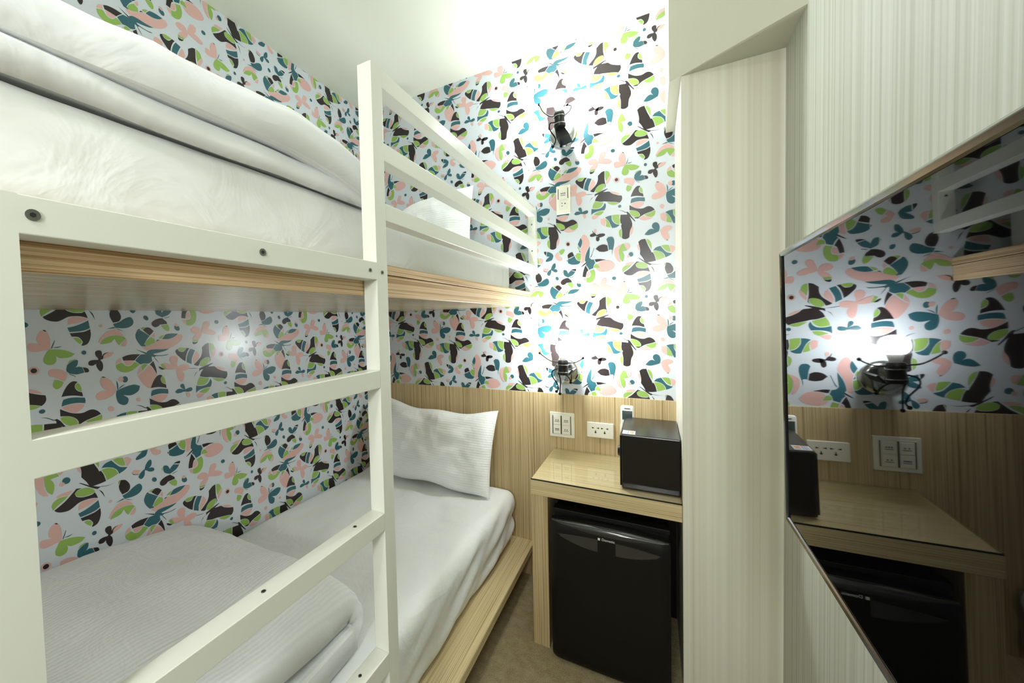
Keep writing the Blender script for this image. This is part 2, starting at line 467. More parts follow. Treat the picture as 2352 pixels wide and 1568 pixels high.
# ------------------------------------------------------------------ butterfly print on the wallpaper
TILE = """K 4119,2986! 4173,3128 4248,3277 4336,3387 4421,3423 4491,3404 4518,3381! 4466,3325 4448,3246 4472,3159 4533,3089 4611,3053! 4627,2995 4633,2910! 4527,2948 4387,2982 4249,2993
G 4531,3357! 4571,3300 4603,3202 4616,3080! 4534,3112 4478,3186 4467,3261 4490,3327
T 4112,2691! 4127,2801 4161,2896! 4289,2921 4448,2915 4678,2865! 4691,2778 4683,2689! 4513,2728 4354,2735 4220,2718
P 4112,2647! 4247,2699 4420,2709 4578,2683 4663,2654! 4617,2556 4511,2470 4405,2436 4285,2492 4179,2576
K 4071,2624! 4138,2575 4245,2499 4365,2435 4511,2400 4629,2400 4721,2436 4812,2458 4903,2436 4992,2370 5069,2264! 4940,2211 4771,2165 4627,2114 4508,2043 4415,1976! 4308,1999 4242,2046! 4362,2036 4455,2044 4495,2104 4469,2197 4404,2281 4298,2349 4177,2383 4069,2400!
G 4083,2361 4177,2373 4298,2339 4404,2266 4463,2176 4475,2085 4428,2041 4335,2043 4215,2102 4122,2206 4082,2301
G 4666,2108! 4771,2143 4927,2184 5088,2239! 5094,2144 5067,2046 5003,1991 4912,1968! 4809,2005 4718,2063
P 4441,1965! 4521,2012 4627,2084! 4731,2024 4912,1946 5016,1974! 4938,1906 4808,1866 4651,1860 4520,1909
P 2858,2168! 2966,2199 3031,2181! 3080,2090 3071,1968 3041,1819! 2949,1878 2870,1966
G 3059,2154! 3151,2079 3221,1962 3269,1833 3289,1739! 3176,1762 3077,1806! 3100,1949 3094,2057
T 3045,2218! 3181,2266 3330,2282! 3329,2145 3349,2050 3418,1934 3529,1842 3667,1807! 3597,1742 3486,1696 3345,1700! 3290,1830 3235,1975 3151,2110
G 3351,2286! 3505,2285 3665,2253! 3657,2126 3669,1973 3679,1836! 3557,1861 3446,1945 3377,2062 3350,2172
K 3699,2248! 3850,2233 3986,2212! 4054,2142 4107,2029 4160,1872 4179,1750 4158,1634 4103,1522 4075,1391 4059,1198! 4005,1145 3895,1121 3800,1148 3752,1192! 3760,1357 3755,1554 3722,1739 3751,1841! 3709,1847! 3683,2002 3691,2136
G 3735,1617! 3740,1405 3731,1194! 3663,1278 3622,1435 3651,1553
P 4179,1720! 4218,1596 4210,1448 4169,1334 4087,1240! 4088,1389 4110,1521 4158,1619
K 3885,2317! 3988,2346! 4068,2259 4161,2096 4307,1881! 4280,1862! 4107,2074 4013,2163 3973,2214! 3960,2291
K 3919,2330! 3770,2428 3618,2467! 3769,2407 3906,2311!
K 1759,4092! 1775,4158 1840,4195! 1884,4116 1962,4084 2060,4085 2128,4148 2172,4214! 2280,4197! 2208,4090 2151,3940 2121,3806 2108,3704! 1997,3783 1874,3914 1799,4005
G 1840,4204! 1921,4240 2051,4239 2164,4218! 2095,4134 1995,4099 1900,4123
T 2312,4169! 2487,4103! 2439,4002 2382,3868 2343,3749 2334,3568! 2236,3621 2147,3665! 2162,3819 2202,3970 2258,4086
P 2528,4065! 2594,4007 2649,3878! 2600,3759 2509,3663 2411,3568! 2372,3659 2395,3779 2453,3931
K 3046,4358! 2927,4329 2834,4255 2760,4189! 2762,4046 2739,3924 2671,3788 2525,3643 2409,3542! 2501,3488 2595,3469! 2682,3645 2792,3741 2919,3783 3027,3772 3061,3715 3058,3643 2998,3523! 3095,3657! 3066,3805 3046,3970 3046,4168
G 3082,4356! 3182,4322 3252,4245 3283,4115! 3205,4029 3115,3882! 3077,4058 3067,4221
P 3294,4151! 3328,4056 3294,3931 3233,3826 3134,3708! 3112,3819 3184,3976
G 2639,3472! 2653,3577 2719,3677 2829,3755 2955,3783 3035,3745 3041,3663 2981,3560 2869,3465 2742,3425
K 2679,3202! 2791,3330 2938,3403 3083,3395 3240,3378 3375,3261 3581,3161 3765,3101! 3779,2986 3744,2878 3672,2803! 3490,2866 3209,2924 3035,2966! 2846,2983 2620,3058!
P 3287,3381! 3473,3323 3624,3250 3699,3166! 3506,3208 3376,3279
K 2617,3369! 2741,3408 2941,3475 3163,3532! 3181,3512! 2956,3401 2791,3330 2684,3308 2611,3254!
G 2618,3032! 2810,2970 2997,2926! 2947,2824 2834,2715 2708,2690 2500,2722! 2533,2885
T 3042,2901! 3092,2803 3087,2695 3035,2566! 2863,2567 2683,2542 2541,2495 2451,2422! 2464,2702! 2654,2663 2832,2671 2962,2750
G 3006,2526! 2946,2427 2817,2350! 2676,2392 2555,2422! 2699,2504 2843,2543
P 2464,2332! 2518,2375 2641,2380 2798,2344! 2705,2253 2597,2201 2511,2217
G 3134,2907! 3395,2879 3662,2795! 3523,2740 3370,2744 3223,2821
K 2210,3427! 2411,3400 2608,3380! 2410,3383 2210,3413!
K 2595,3283! 2487,3191 2376,3013! 2471,3210!
K 4414,935! 4530,1022 4695,1039! 4743,886 4823,674 4903,500 4935,405! 4975,419! 5047,265 5102,31! 4965,7 4819,-6! 4721,3 4655,65 4590,201 4476,380! 4486,583 4446,792
G 4728,1026! 4825,986 4906,866 4937,716 4936,533! 4856,689 4775,864
P 4371,819! 4429,794 4469,622 4469,511! 4411,591 4378,688
T 4992,490! 5097,606 5273,659! 5383,502 5508,362 5718,285! 5616,206 5467,140! 5429,262 5335,380 5208,448 5080,481
G 5305,674! 5462,682 5587,659! 5633,510 5656,364! 5539,394 5414,516
P 5618,637! 5742,623 5850,521! 5803,419 5741,336 5687,324! 5664,470
G 4992,435! 5112,450 5240,418 5366,322 5444,151! 5301,93 5126,47! 5079,243
K 4340,67! 4473,36! 4357,1 4306,-88 4338,-185 4455,-251 4587,-272 4719,-265 4793,-225! 4833,-321 4865,-434! 4718,-385 4553,-371 4387,-394 4252,-477 4134,-533 3981,-521 3861,-464 3802,-393! 3948,-301 4086,-200 4205,-79
G 4297,-87 4340,-17 4457,19 4589,6 4720,-71 4793,-170 4776,-224 4653,-250 4488,-245 4355,-177
G 3776,-381! 3751,-246 3795,-136 3899,-70! 4019,-62 4137,-73! 4035,-176 3915,-260
P 3848,-8! 3968,47 4122,60 4256,57! 4188,-21 4137,-63! 4019,-43 3916,-52
K 4408,219! 4458,205 4639,66! 4753,0 4867,-66 4964,-103! 4866,-149! 4753,-74 4622,31
P 4387,-450! 4487,-393 4619,-395 4751,-416 4864,-453! 4733,-534 4585,-588 4360,-635! 4361,-542
T 4872,-509! 4903,-751! 4781,-816 4616,-850 4400,-863! 4351,-728! 4518,-685 4700,-606
K 4911,-788! 4918,-973 4876,-1155 4810,-1262 4712,-1303 4662,-1290! 4704,-1200 4680,-1124 4615,-1036 4532,-1012 4441,-1006! 4400,-900! 4583,-885 4764,-861
G 4474,-1055! 4565,-1042 4647,-1103 4680,-1189 4638,-1252! 4548,-1162
K 4964,-90! 5157,-130 5348,-111! 5157,-141 4964,-108!
K 4891,-170! 4995,-298 5050,-505! 4979,-334!
T 530,4919! 643,4947! 781,4845 921,4733! 828,4615 734,4442! 788,4373 646,4383! 567,4501 497,4649 483,4793
K 604,4997! 644,4955! 517,4924!
G 646,5012! 719,5050 833,5039! 715,4958!
K 848,5047! 948,5019 1061,4901! 983,4805 921,4750! 824,4844 722,4953! 788,5008
G 963,4690! 1077,4602 1087,4485! 965,4427 832,4386 747,4424! 811,4551 887,4628
P 1074,4850! 1099,4750 1065,4660! 980,4739!
P 673,4348! 817,4371 995,4425 1148,4515 1241,4568! 1426,4566 1599,4582 1747,4652 1865,4751 1964,4755! 2044,4673 2005,4552 1883,4420 1699,4310 1504,4238 1287,4238 1105,4235 956,4229 810,4224! 726,4280
T 1319,4597! 1385,4687 1466,4768 1657,4794 1883,4776! 1781,4685 1665,4622 1520,4587
G 1198,4629! 1278,4709 1403,4753! 1304,4615!
K 1118,4517! 1166,4580 1242,4585! 1164,4539!
T 808,4176! 912,4233 1076,4245 1287,4229 1559,4234! 1407,4161 1220,4117 1009,4085! 1066,4038 1277,4011 1432,4023 1527,4040! 1446,3996 1275,3986 1094,3994! 1040,3958! 960,3998! 957,3916 975,3840! 891,3774 817,3749! 703,3770 589,3750! 481,3850 442,3902! 516,3991 618,4094! 689,4096 790,4095!
K 460,4292! 528,4262 694,4185 806,4135! 775,4097! 623,4191
K 58,4042! 193,4100 383,4122 598,4104! 502,4008 415,3904! 265,3919 92,3929!
P 24,4029! 44,3895! -140,3837! -89,3955
P 104,3904! 238,3922 400,3890! 341,3801 244,3756 152,3790
G -135,3806! 23,3866! 75,3837 125,3769 216,3727 312,3748 412,3857! 507,3799 567,3744! 444,3645 303,3551 153,3522 9,3556 -103,3663
G 614,3690! 702,3754 816,3717! 724,3613 649,3524!
P 592,3677! 627,3511 517,3412 482,3400! 508,3525
K 997,3829! 1049,3674 1086,3504 1094,3336! 1026,3494 958,3618 881,3710!
P 844,3689! 956,3586 1051,3391 1088,3220 1058,3041 968,2888 864,2863 750,2923 642,3054 550,3214 487,3367! 602,3433 722,3548
K 1040,3958! 1117,3850 1187,3726! 1130,3799 1025,3951!
K 1343,652! 1435,746 1572,787! 1659,601! 1523,549 1368,489!
T 1668,581! 1738,425 1844,330 1950,301! 1860,189 1681,168 1500,195 1365,273! 1367,452! 1505,495
G 1741,629! 1795,698 1955,681! 1970,494 1933,331! 1827,379 1721,538 1696,615!
K 1303,411! 1348,397 1347,322!
P 1982,1400! 2054,1520 2142,1536 2245,1441 2330,1265 2363,1096 2344,989! 2256,833 2183,657 2146,476 2126,257! 2037,210 1967,216! 1996,455 1973,716 1940,887! 2012,1008 2032,1191
T 1964,1411! 2016,1303 2023,1155 1977,1012 1932,934! 1827,1122! 1892,1263
G 1827,1067! 1905,909 1886,819! 1825,955
K 1904,835! 1955,718 1894,762!
T 2370,986! 2368,784 2341,438! 2423,348 2544,317! 2602,166! 2541,71 2513,-73! 2331,-140! 2263,4 2177,104! 2230,192! 2144,311! 2173,529 2237,725 2308,864
K 2213,248! 2230,192! 2071,77 1946,14! 2072,132
T 2550,874! 2567,863! 2478,589 2442,483 2372,417! 2461,609
K 2159,87! 2228,-30 2296,-165! 2225,-232 2170,-468! 2029,-448! 2049,-273 2095,-92
K 2578,332! 2766,332 2935,297 3069,266! 2900,255 2748,216 2628,200!
P 2695,111! 2832,207 3035,242 3234,205 3382,101 3463,-32! 3396,-151 3230,-244 3029,-281 2844,-275! 2812,-81!
G 2627,118! 2712,73 2795,-80! 2556,-59! 2549,34
P 2625,-92! 2812,-109 2827,-273! 2709,-200
G 2348,-187! 2538,-130! 2588,-263 2595,-410 2550,-589 2445,-710 2306,-746 2202,-711! 2195,-526! 2344,-482 2398,-357
P 2224,-288! 2312,-221 2372,-355 2310,-461 2196,-489!
P 2046,-496! 2178,-525 2184,-692! 2097,-630
P 3927,4450! 3941,4606 3936,4781 3898,4939 3849,5011 3774,5022 3695,4947 3645,4813 3653,4693 3711,4612! 3583,4655 3473,4653 3445,4571 3464,4451 3547,4402 3696,4407 3836,4431
K 3787,5038! 3838,5032 3874,4984! 3823,4998
G 3888,4436! 3953,4448 4124,4435 4311,4376 4494,4270! 4385,4180 4219,4160 4113,4179 4049,4247! 4057,4122 4013,4021 3920,3987 3830,4015 3770,4099 3782,4219 3832,4336
T 3948,4475! 3993,4603 4038,4723! 4046,4714! 4012,4584 3967,4473!
T 3969,4508! 4101,4516 4209,4532! 4100,4486
T 4291,3937! 4378,4018 4521,4076 4562,4036! 4543,3928 4489,3842! 4568,3861 4653,3832! 4703,3660! 4529,3627 4403,3653 4322,3690! 4270,3778
G 4301,3990! 4366,4074 4479,4099! 4521,4084! 4378,4031
K 4667,3831! 4783,3790 4830,3700! 4791,3658 4718,3658!
P 3857,3742! 3873,3827 3953,3852 4097,3835 4216,3776 4293,3667! 4260,3546 4208,3454! 4110,3522 4032,3577! 3955,3623 3879,3651
G 3991,3530! 4082,3499 4193,3421! 4141,3312 4057,3246 3992,3257 3943,3344 3954,3448
T 4335,3671! 4484,3569! 4480,3551! 4331,3653!
K 5080,4059! 5010,4179 5007,4292 5077,4334 5161,4309 5179,4202 5177,4145! 5243,4225 5370,4253! 5240,4158 5203,4047! 5125,4016! 5182,3915 5190,3761 5139,3652 5078,3679 5016,3819 5012,3904! 4934,3856 4845,3866 4811,3926 4844,4007 4943,4034 5063,4022!
P 5219,4045! 5224,4160 5338,4237 5466,4245 5489,4205 5396,4106 5283,4068
P 5521,2946! 5480,3120 5376,3312 5253,3416 5129,3424! 5086,3335 5117,3177 5175,3072 5251,3011! 5109,2996 4983,2932 4949,2844 4990,2741 5096,2712 5254,2730 5401,2801
K 5122,3454! 5177,3465 5254,3430! 5191,3429
T 5520,2937! 5717,3018 6014,3074 6212,2997! 6153,2830 5948,2720 5706,2763! 5845,2623 5813,2457 5690,2424 5553,2536 5503,2771
T 5546,2962! 5528,3270! 5539,3272! 5576,3144 5571,2967!
T 5572,2977! 5642,3065 5797,3146! 5674,3046
K 5439,5529! 5502,5727! 5640,5676 5743,5506 5753,5370 5684,5265 5526,5225! 5456,5393
G 5495,5739! 5459,5632 5434,5586! 5432,5698
T 5524,5180! 5699,5240 5832,5339 5981,5406 6063,5384 6116,5268 6085,5144 5965,5057 5801,5029 5580,5054!
T 5332,5018! 5535,5082! 5580,5041! 5424,5026
T 5565,5060! 5688,4996 5845,4916! 5687,4974
P 5104,4589! 5185,4752 5312,4898 5484,4991 5639,4973 5761,4856 5821,4755! 5648,4810 5460,4806 5305,4745 5140,4581!
G 5145,4524! 5210,4632 5335,4741 5491,4793 5647,4791 5804,4743! 5866,4678! 5798,4612 5664,4464! 5604,4547 5549,4703! 5450,4579 5295,4538
P 5881,4652! 5891,4514 5822,4412 5710,4433! 5779,4545
T 548,5850! 589,5991 680,6117 758,6121 779,6025 757,5915 684,5842! 788,5836 855,5763 825,5695 713,5705 597,5794! 555,5809! 540,5659 485,5562 417,5549 354,5629 392,5731 479,5816
P 146,5876! 237,5920 431,5861! 344,5767 215,5804
T 152,5836! 262,5768 393,5740! 326,5731 213,5766
T 1364,5394! 1201,5482 1151,5581 1149,5742 1214,5761 1304,5710 1362,5568! 1412,5632 1491,5708! 1700,5638! 1577,5493
K 1492,5728! 1590,5768 1725,5765 1732,5711 1711,5672! 1587,5713
G 1135,5727! 1117,5633 1135,5566! 1091,5662
K 1362,5364! 1507,5229! 1523,5151! 1277,5130! 1219,5071 1108,5042 1020,5106 1016,5208 1101,5296 1232,5350
G 1541,5134! 1593,5011 1568,4896 1492,4895 1382,4988 1303,5100!
T 1438,5377! 1612,5419! 1619,5404! 1447,5358!
P 2762,4808! 2821,5022 2879,5188 2982,5236 3099,5201 3110,5083 3035,4932! 3204,4876 3339,4786 3363,4717 3264,4661 3109,4676 2958,4725! 2859,4754! 2777,4782! 2755,4658 2666,4530! 2520,4521 2409,4527! 2462,4639 2595,4748! 2452,4770 2360,4839 2348,4920 2431,4999 2576,5020 2703,4959
G 2405,4511! 2520,4511 2644,4511! 2614,4454! 2421,4445
K 2404,4430! 2515,4415 2614,4442! 2562,4371 2463,4336 2417,4364
P 1760,3526! 1620,3646 1547,3791 1560,3909 1666,3960 1794,3922 1838,3814 1798,3644! 1809,3529! 1926,3577 2095,3594 2228,3535! 2232,3436 2135,3359 1982,3342! 2043,3211 2018,3038 1931,2954 1834,3012 1778,3211 1756,3457! 1594,3442 1437,3461! 1340,3710! 1371,3724 1572,3651
G 1230,3671! 1321,3709! 1414,3478! 1330,3508
K 1167,3611! 1226,3588 1360,3487! 1268,3482 1172,3560
T 2041,2613! 1915,2703 1879,2794 1922,2855 2002,2834 2038,2734! 2049,2621! 2158,2663 2259,2673 2316,2620 2286,2538 2168,2514 2054,2539! 1972,2548! 1874,2522 1747,2527 1678,2590! 1769,2675 1881,2674
P 2068,2488! 2167,2497 2215,2446 2206,2326 2158,2291! 2096,2380
T 5216,1299! 5249,1454 5218,1618 5116,1705 5001,1678 4955,1582 4974,1492 5044,1402! 4922,1448 4805,1398 4660,1226! 4804,1185 4985,1213
P 5265,1333! 5424,1480 5666,1474 5714,1356 5520,1243! 5616,1034 5567,901 5469,913 5348,1069
K 5479,895! 5567,890! 5547,858!
T 676,690! 612,793 480,884 356,916! 343,696! 496,671! 380,586 301,497 320,437 454,444 607,506
K 328,929! 315,728! 221,873 232,939
P 742,684! 819,790 913,818! 986,697! 911,647! 1077,554 1094,458 982,412 833,483
G 942,853! 1064,954 1193,949 1211,881 1135,757 1042,700!
K 2676,1459! 2592,1560 2472,1549 2385,1496 2401,1421 2505,1399 2642,1427! 2777,1355 2801,1244 2741,1160 2657,1207 2649,1317 2659,1388! 2828,1340 2980,1366 3047,1429 2981,1492 2813,1504
K 2508,1681! 2541,1603 2626,1547! 2592,1524! 2515,1589 2491,1683!
P 2567,1618! 2568,1727 2645,1735 2679,1658 2661,1570!
K 2627,820! 2773,948 2976,988 3134,925! 3173,678! 2989,644 2787,675!
T 3095,1208! 3179,1296 3328,1295 3409,1205 3432,1042 3406,849 3354,640! 3306,717 3198,711! 3159,1002
T 3326,643! 3351,641! 3336,428!
P 3839,938! 3614,850 3456,735 3419,567 3469,333 3573,151 3694,92! 3626,298 3602,510 3648,733!
G 3628,469! 3647,714 3753,910 3822,930! 3956,604! 3750,579! 3826,448 3833,277 3780,102! 3678,236
P 3856,917! 4010,908 4077,797 4042,670 3973,621!
T 915,5345 889,5296 833,5292 779,5337 759,5403 785,5452 841,5456 895,5412
T 1955,4956 1922,4894 1852,4889 1784,4945 1759,5029 1791,5091 1861,5096 1929,5040
P 1908,5079 1887,5048 1839,5050 1793,5082 1776,5127 1797,5158 1844,5157 1891,5124
T 3492,5191 3467,5139 3406,5121 3346,5148 3322,5204 3347,5256 3408,5273 3468,5246
T 4778,4288 4761,4242 4718,4224 4676,4246 4659,4295 4677,4342 4719,4359 4761,4337
P 3668,3853 3632,3772 3548,3741 3463,3778 3429,3862 3465,3943 3550,3974 3634,3936
K 3618,3855 3597,3805 3548,3785 3499,3808 3479,3860 3500,3910 3550,3929 3598,3906
T 3741,2637 3721,2592 3672,2574 3623,2593 3603,2638 3624,2683 3673,2701 3721,2682
P 5237,5125 5222,5093 5188,5081 5156,5095 5144,5127 5159,5159 5192,5172 5225,5158
T 192,3277 164,3204 103,3182 45,3222 24,3301 52,3373 113,3396 171,3357
P 5738,3293 5712,3237 5657,3221 5605,3253 5585,3315 5610,3370 5665,3387 5718,3355
P 5428,2348 5401,2290 5341,2277 5285,2315 5264,2382 5291,2439 5349,2454 5406,2416
P 535,2515 515,2473 472,2463 430,2489 414,2538 434,2580 478,2591 520,2564
T 4210,398 4182,330 4115,307 4048,343 4021,418 4049,487 4117,509 4183,473
P 4075,324 4056,281 4013,266 3970,290 3952,337 3970,380 4014,394 4057,371
P 1490,1171 1456,1093 1376,1068 1297,1111 1265,1197 1299,1276 1379,1300 1459,1257
K 1450,1176 1428,1123 1377,1105 1325,1134 1305,1193 1327,1246 1379,1263 1430,1234
K 875,2864! 929,3006 1004,3156 1092,3265 1177,3301 1247,3282 1274,3259! 1222,3203 1204,3124 1228,3037 1289,2967 1367,2931! 1383,2873 1389,2789! 1283,2826 1143,2861 1005,2871
G 1287,3235! 1327,3178 1359,3081 1372,2958! 1290,2990 1234,3064 1223,3139 1246,3205
T 868,2570! 883,2679 917,2774! 1045,2799 1204,2794 1434,2743! 1447,2656 1439,2567! 1269,2606 1110,2614 976,2596
P 868,2525! 1003,2577 1176,2588 1334,2561 1420,2532! 1373,2434 1267,2349 1161,2314 1041,2370 935,2455
K 827,2502! 894,2454 1001,2377 1121,2313 1267,2278 1385,2278 1477,2315 1568,2336 1659,2314 1748,2249 1825,2142! 1696,2090 1527,2043 1383,1992 1264,1922 1171,1854! 1064,1877 998,1924! 1118,1914 1211,1922 1251,1982 1225,2075 1160,2159 1054,2228 933,2262 826,2279!
G 839,2239 933,2251 1054,2217 1160,2144 1219,2054 1231,1963 1184,1919 1091,1921 971,1980 878,2084 838,2180
G 1422,1986! 1527,2021 1683,2063 1844,2117! 1850,2022 1823,1924 1759,1869 1669,1846! 1565,1883 1474,1941
P 1197,1843! 1277,1890 1383,1962! 1487,1903 1668,1824 1772,1852! 1694,1784 1564,1745 1407,1738 1276,1787
P -386,2047! -278,2077 -213,2060! -164,1968 -173,1846 -203,1697! -295,1756 -374,1844
G -185,2032! -93,1958 -23,1840 25,1711 45,1617! -68,1640 -167,1684! -144,1827 -150,1935
T -199,2096! -63,2144 86,2160! 85,2023 105,1929 174,1812 285,1720 424,1686! 354,1620 242,1575 101,1579! 46,1708 -9,1854 -93,1988
G 107,2164! 261,2164 421,2132! 413,2004 425,1852 435,1714! 313,1739 202,1823 133,1940 106,2050
K 455,2126! 606,2111 743,2090! 810,2020 863,1907 916,1750 935,1628 914,1512 859,1400 831,1269 816,1076! 761,1023 651,999 556,1026 508,1070! 516,1235 511,1432 478,1618 507,1719! 465,1725! 439,1880 447,2014
G 491,1495! 496,1283 487,1072! 419,1157 379,1313 407,1431
P 935,1599! 974,1474 966,1326 925,1212 843,1118! 844,1267 866,1399 914,1497
K 641,2195! 744,2224! 824,2137 918,1974 1063,1759! 1036,1740! 863,1952 769,2041 729,2092! 716,2169
K 675,2208! 526,2307 374,2346! 526,2286 662,2189!"""
TU, TV = .567, .5815
SHAPES = []
for line in TILE.strip().split('\n'):
    t = line.split()
    P_ = []
    for s in t[1:]:
        c = s.endswith('!')
        x, y = s.rstrip('!').split(',')
        P_.append((float(x) * 1e-4, float(y) * 1e-4, c))
    n = len(P_)
    poly = []
    for i in range(n):
        p1, p2 = P_[i], P_[(i + 1) % n]
        p0 = P_[i - 1] if not p1[2] else (2 * p1[0] - p2[0], 2 * p1[1] - p2[1])
        p3 = P_[(i + 2) % n] if not p2[2] else (2 * p2[0] - p1[0], 2 * p2[1] - p1[1])
        steps = 2 if (p1[2] and p2[2]) else 4
        if p1[2] and p2[2]: steps = 1
        for k in range(steps):
            u = k / steps
            f = lambda a, b, c, d: .5 * (2 * b + (c - a) * u + (2 * a - 5 * b + 4 * c - d) * u * u + (3 * b - a - 3 * c + d) * u ** 3)
            poly.append((f(p0[0], p1[0], p2[0], p3[0]), f(p0[1], p1[1], p2[1], p3[1])))
    SHAPES.append((t[0], poly))

def clip(poly, ax, lim, sign):
    out = []
    for i in range(len(poly)):
        a, b = poly[i - 1], poly[i]
        da, db = (a[ax] - lim) * sign, (b[ax] - lim) * sign
        if (da >= 0) != (db >= 0):
            t = da / (da - db)
            out.append((a[0] + (b[0] - a[0]) * t, a[1] + (b[1] - a[1]) * t))
        if db >= 0: out.append(b)
    return out

def print_wall(parent, u0, u1, v0, v1, ou, ov, place, holes=()):
    verts, faces, fm = [], [], []
    inks = ['K', 'T', 'G', 'P']
    iu0, iu1 = math.floor((u0 - ou) / TU) - 1, math.ceil((u1 - ou) / TU) + 1
    iv0, iv1 = math.floor((v0 - ov) / TV) - 1, math.ceil((v1 - ov) / TV) + 1
    for iu in range(iu0, iu1):
        for iv in range(iv0, iv1):
            du, dv = ou + iu * TU, ov + iv * TV
            for idx, (c, poly) in enumerate(SHAPES):
                q = [(x + du, y + dv) for x, y in poly]
                if max(p[0] for p in q) < u0 or min(p[0] for p in q) > u1: continue
                if max(p[1] for p in q) < v0 or min(p[1] for p in q) > v1: continue
                for ax, lim, sg in ((0, u0, 1), (0, u1, -1), (1, v0, 1), (1, v1, -1)):
                    q = clip(q, ax, lim, sg)
                    if len(q) < 3: break
                if len(q) < 3: continue
                b0 = len(verts)
                off = .0002 + .000004 * idx
                verts += [place(x, y, off) for x, y in q]
                faces.append(tuple(range(b0, b0 + len(q))))
                fm.append(inks.index(c))
    o = mesh_obj('wallpaper_print', verts, faces, None, parent, mats=[INK[k] for k in inks], face_mats=fm)
    tag(o, 'butterfly print in black, teal, green and pink on white wallpaper', kind='structure')
    return o
OU, OV = -.5, 1.0
print_wall(wall_back, XL, XCOL, ZW, ZC, OU, OV, lambda u, v, d: (u, YB - d, v))
print_wall(wall_left, -.6, YB, .15, ZC, OU + .572, OV - .156, lambda u, v, d: (XL + d, u, v))

# ------------------------------------------------------------------ bunk bed
XF, XB = -.511, -.5475        # aisle face and inner face of the painted frame
bunk = empty('bunk_bed', (XF, .4, 0), 'cream painted bunk bed with wooden sleeping decks, ladder and guard rail', 'bunk bed')
def B(p): return (p[0] - XF, p[1] - .4, p[2])
def bbox(name, lo, hi, m, parent=bunk, bevel=.0022):
    return box(name, B(lo), B(hi), m, parent, bevel)
def bar(name, lo, hi, m, axis, parent=bunk, r=.0013, keep=None):
    """square tube, rounded along its length only"""
    lo, hi = B(lo), B(hi)
    bm = bmesh.new()
    add_box(bm, lo, hi)
    es = [e for e in bm.edges if abs((e.verts[0].co - e.verts[1].co).normalized()[axis]) > .9]
    if keep is not None: es = [e for e in es if not (abs(e.verts[0].co.y - (keep - .4)) < 1e-5 and e.verts[0].co.x > -.005)]
    bmesh.ops.bevel(bm, geom=es, offset=r, segments=3, profile=.5, affect='EDGES')
    return bm_obj(name, bm, m, parent)
Y0, Y1, Y2, Y3 = .097, .134, .671, .709     # near stile, post
bar('ladder_stile', (XB, Y0, 0), (XF, Y1, 1.471), CREAM, 2, keep=Y1)
post = bar('post', (XB, Y2, 0), (XF, Y3, 1.889), CREAM, 2, keep=Y2)
beam = bar('ladder_beam', (XB, Y1, 1.434), (XF, Y2, 1.471), CREAM, 1)
rungs = []
for z0, z1 in ((1.204, 1.242), (.894, .932), (.580, .621), (.270, .311)):
    rungs.append(bar('rung', (XB, Y1, z0), (XF, Y2 - .0008, z1), CREAM, 1))
wall_post = bar('wall_post', (XB, YB - .038, 1.5655), (XF, YB - .0005, 1.889), CREAM, 2)
for z0, z1 in ((1.851, 1.889), (1.695, 1.734), (1.566, 1.603)):
    bar('guard_rail', (XB + .0005, Y3, z0), (XF - .0005, YB - .038, z1), CREAM, 1)
# screws
def screw(parent, p, n, r=.0055):
    p, n = Vector(B(p)), Vector(n)
    o = cyl('screw', p - n * .002, p + n * .0012, r, STEEL, parent, seg=16)
    bm = bmesh.new(); bm.from_mesh(o.data)
    add_cyl(bm, p + n * .0009, p + n * .0016, r * .45, seg=6)
    bm.to_mesh(o.data); bm.free()
    o.data.materials.append(HOLE)
    k = len(o.data.polygons)
    for i in range(k - 8, k): o.data.polygons[i].material_index = 1
for y in (.144, .393): screw(beam, (XF, y, 1.453), (1, 0, 0))
screw(beam, (XF, .648, 1.452), (1, 0, 0), .0042)
screw(post, (XF, .689, 1.451), (1, 0, 0), .0042)
for rg, z in ((rungs[1], .932), (rungs[2], .621)):
    for y in (.385, .598): screw(rg, (-.531, y, z), (0, 0, 1), .0036)
for z in (1.83, 1.70): screw(wall_post, (-.528, YB - .038, z - .02), (0, -1, 0), .0036)

# upper deck: a thick laminate slab with a lipped edge
XS = -.5480
deck = bbox('upper_deck', (XL + .001, -.42, 1.4075), (XS - .012, YB - .001, 1.4735), UNDER, bevel=.001)
def sub(name, lo, hi, m, parent): return box(name, B(lo), B(hi), m, parent, .0012)
sub('lip_board', (XS - .012, -.42, 1.4560), (XS, YB - .001, 1.4785), EDGE_Y, deck)
sub('edge_board', (XS - .012, -.42, 1.4035), (XS - .0012, YB - .001, 1.4540), EDGE_Y, deck)
# lower deck
ldeck = bbox('lower_deck', (XL + .001, -.42, .155), (XS - .002, YB - .009, .187), WOOD_Y, bevel=.001)
bbox('plinth', (XL + .02, -.38, 0), (XS - .20, YB - .03, .155), WOOD_Y, bevel=.001)

# ------------------------------------------------------------------ bedding
def fbm(p, s, o=3):
    return noise.fractal(Vector(p) * s, 1.0, 2.0, o)

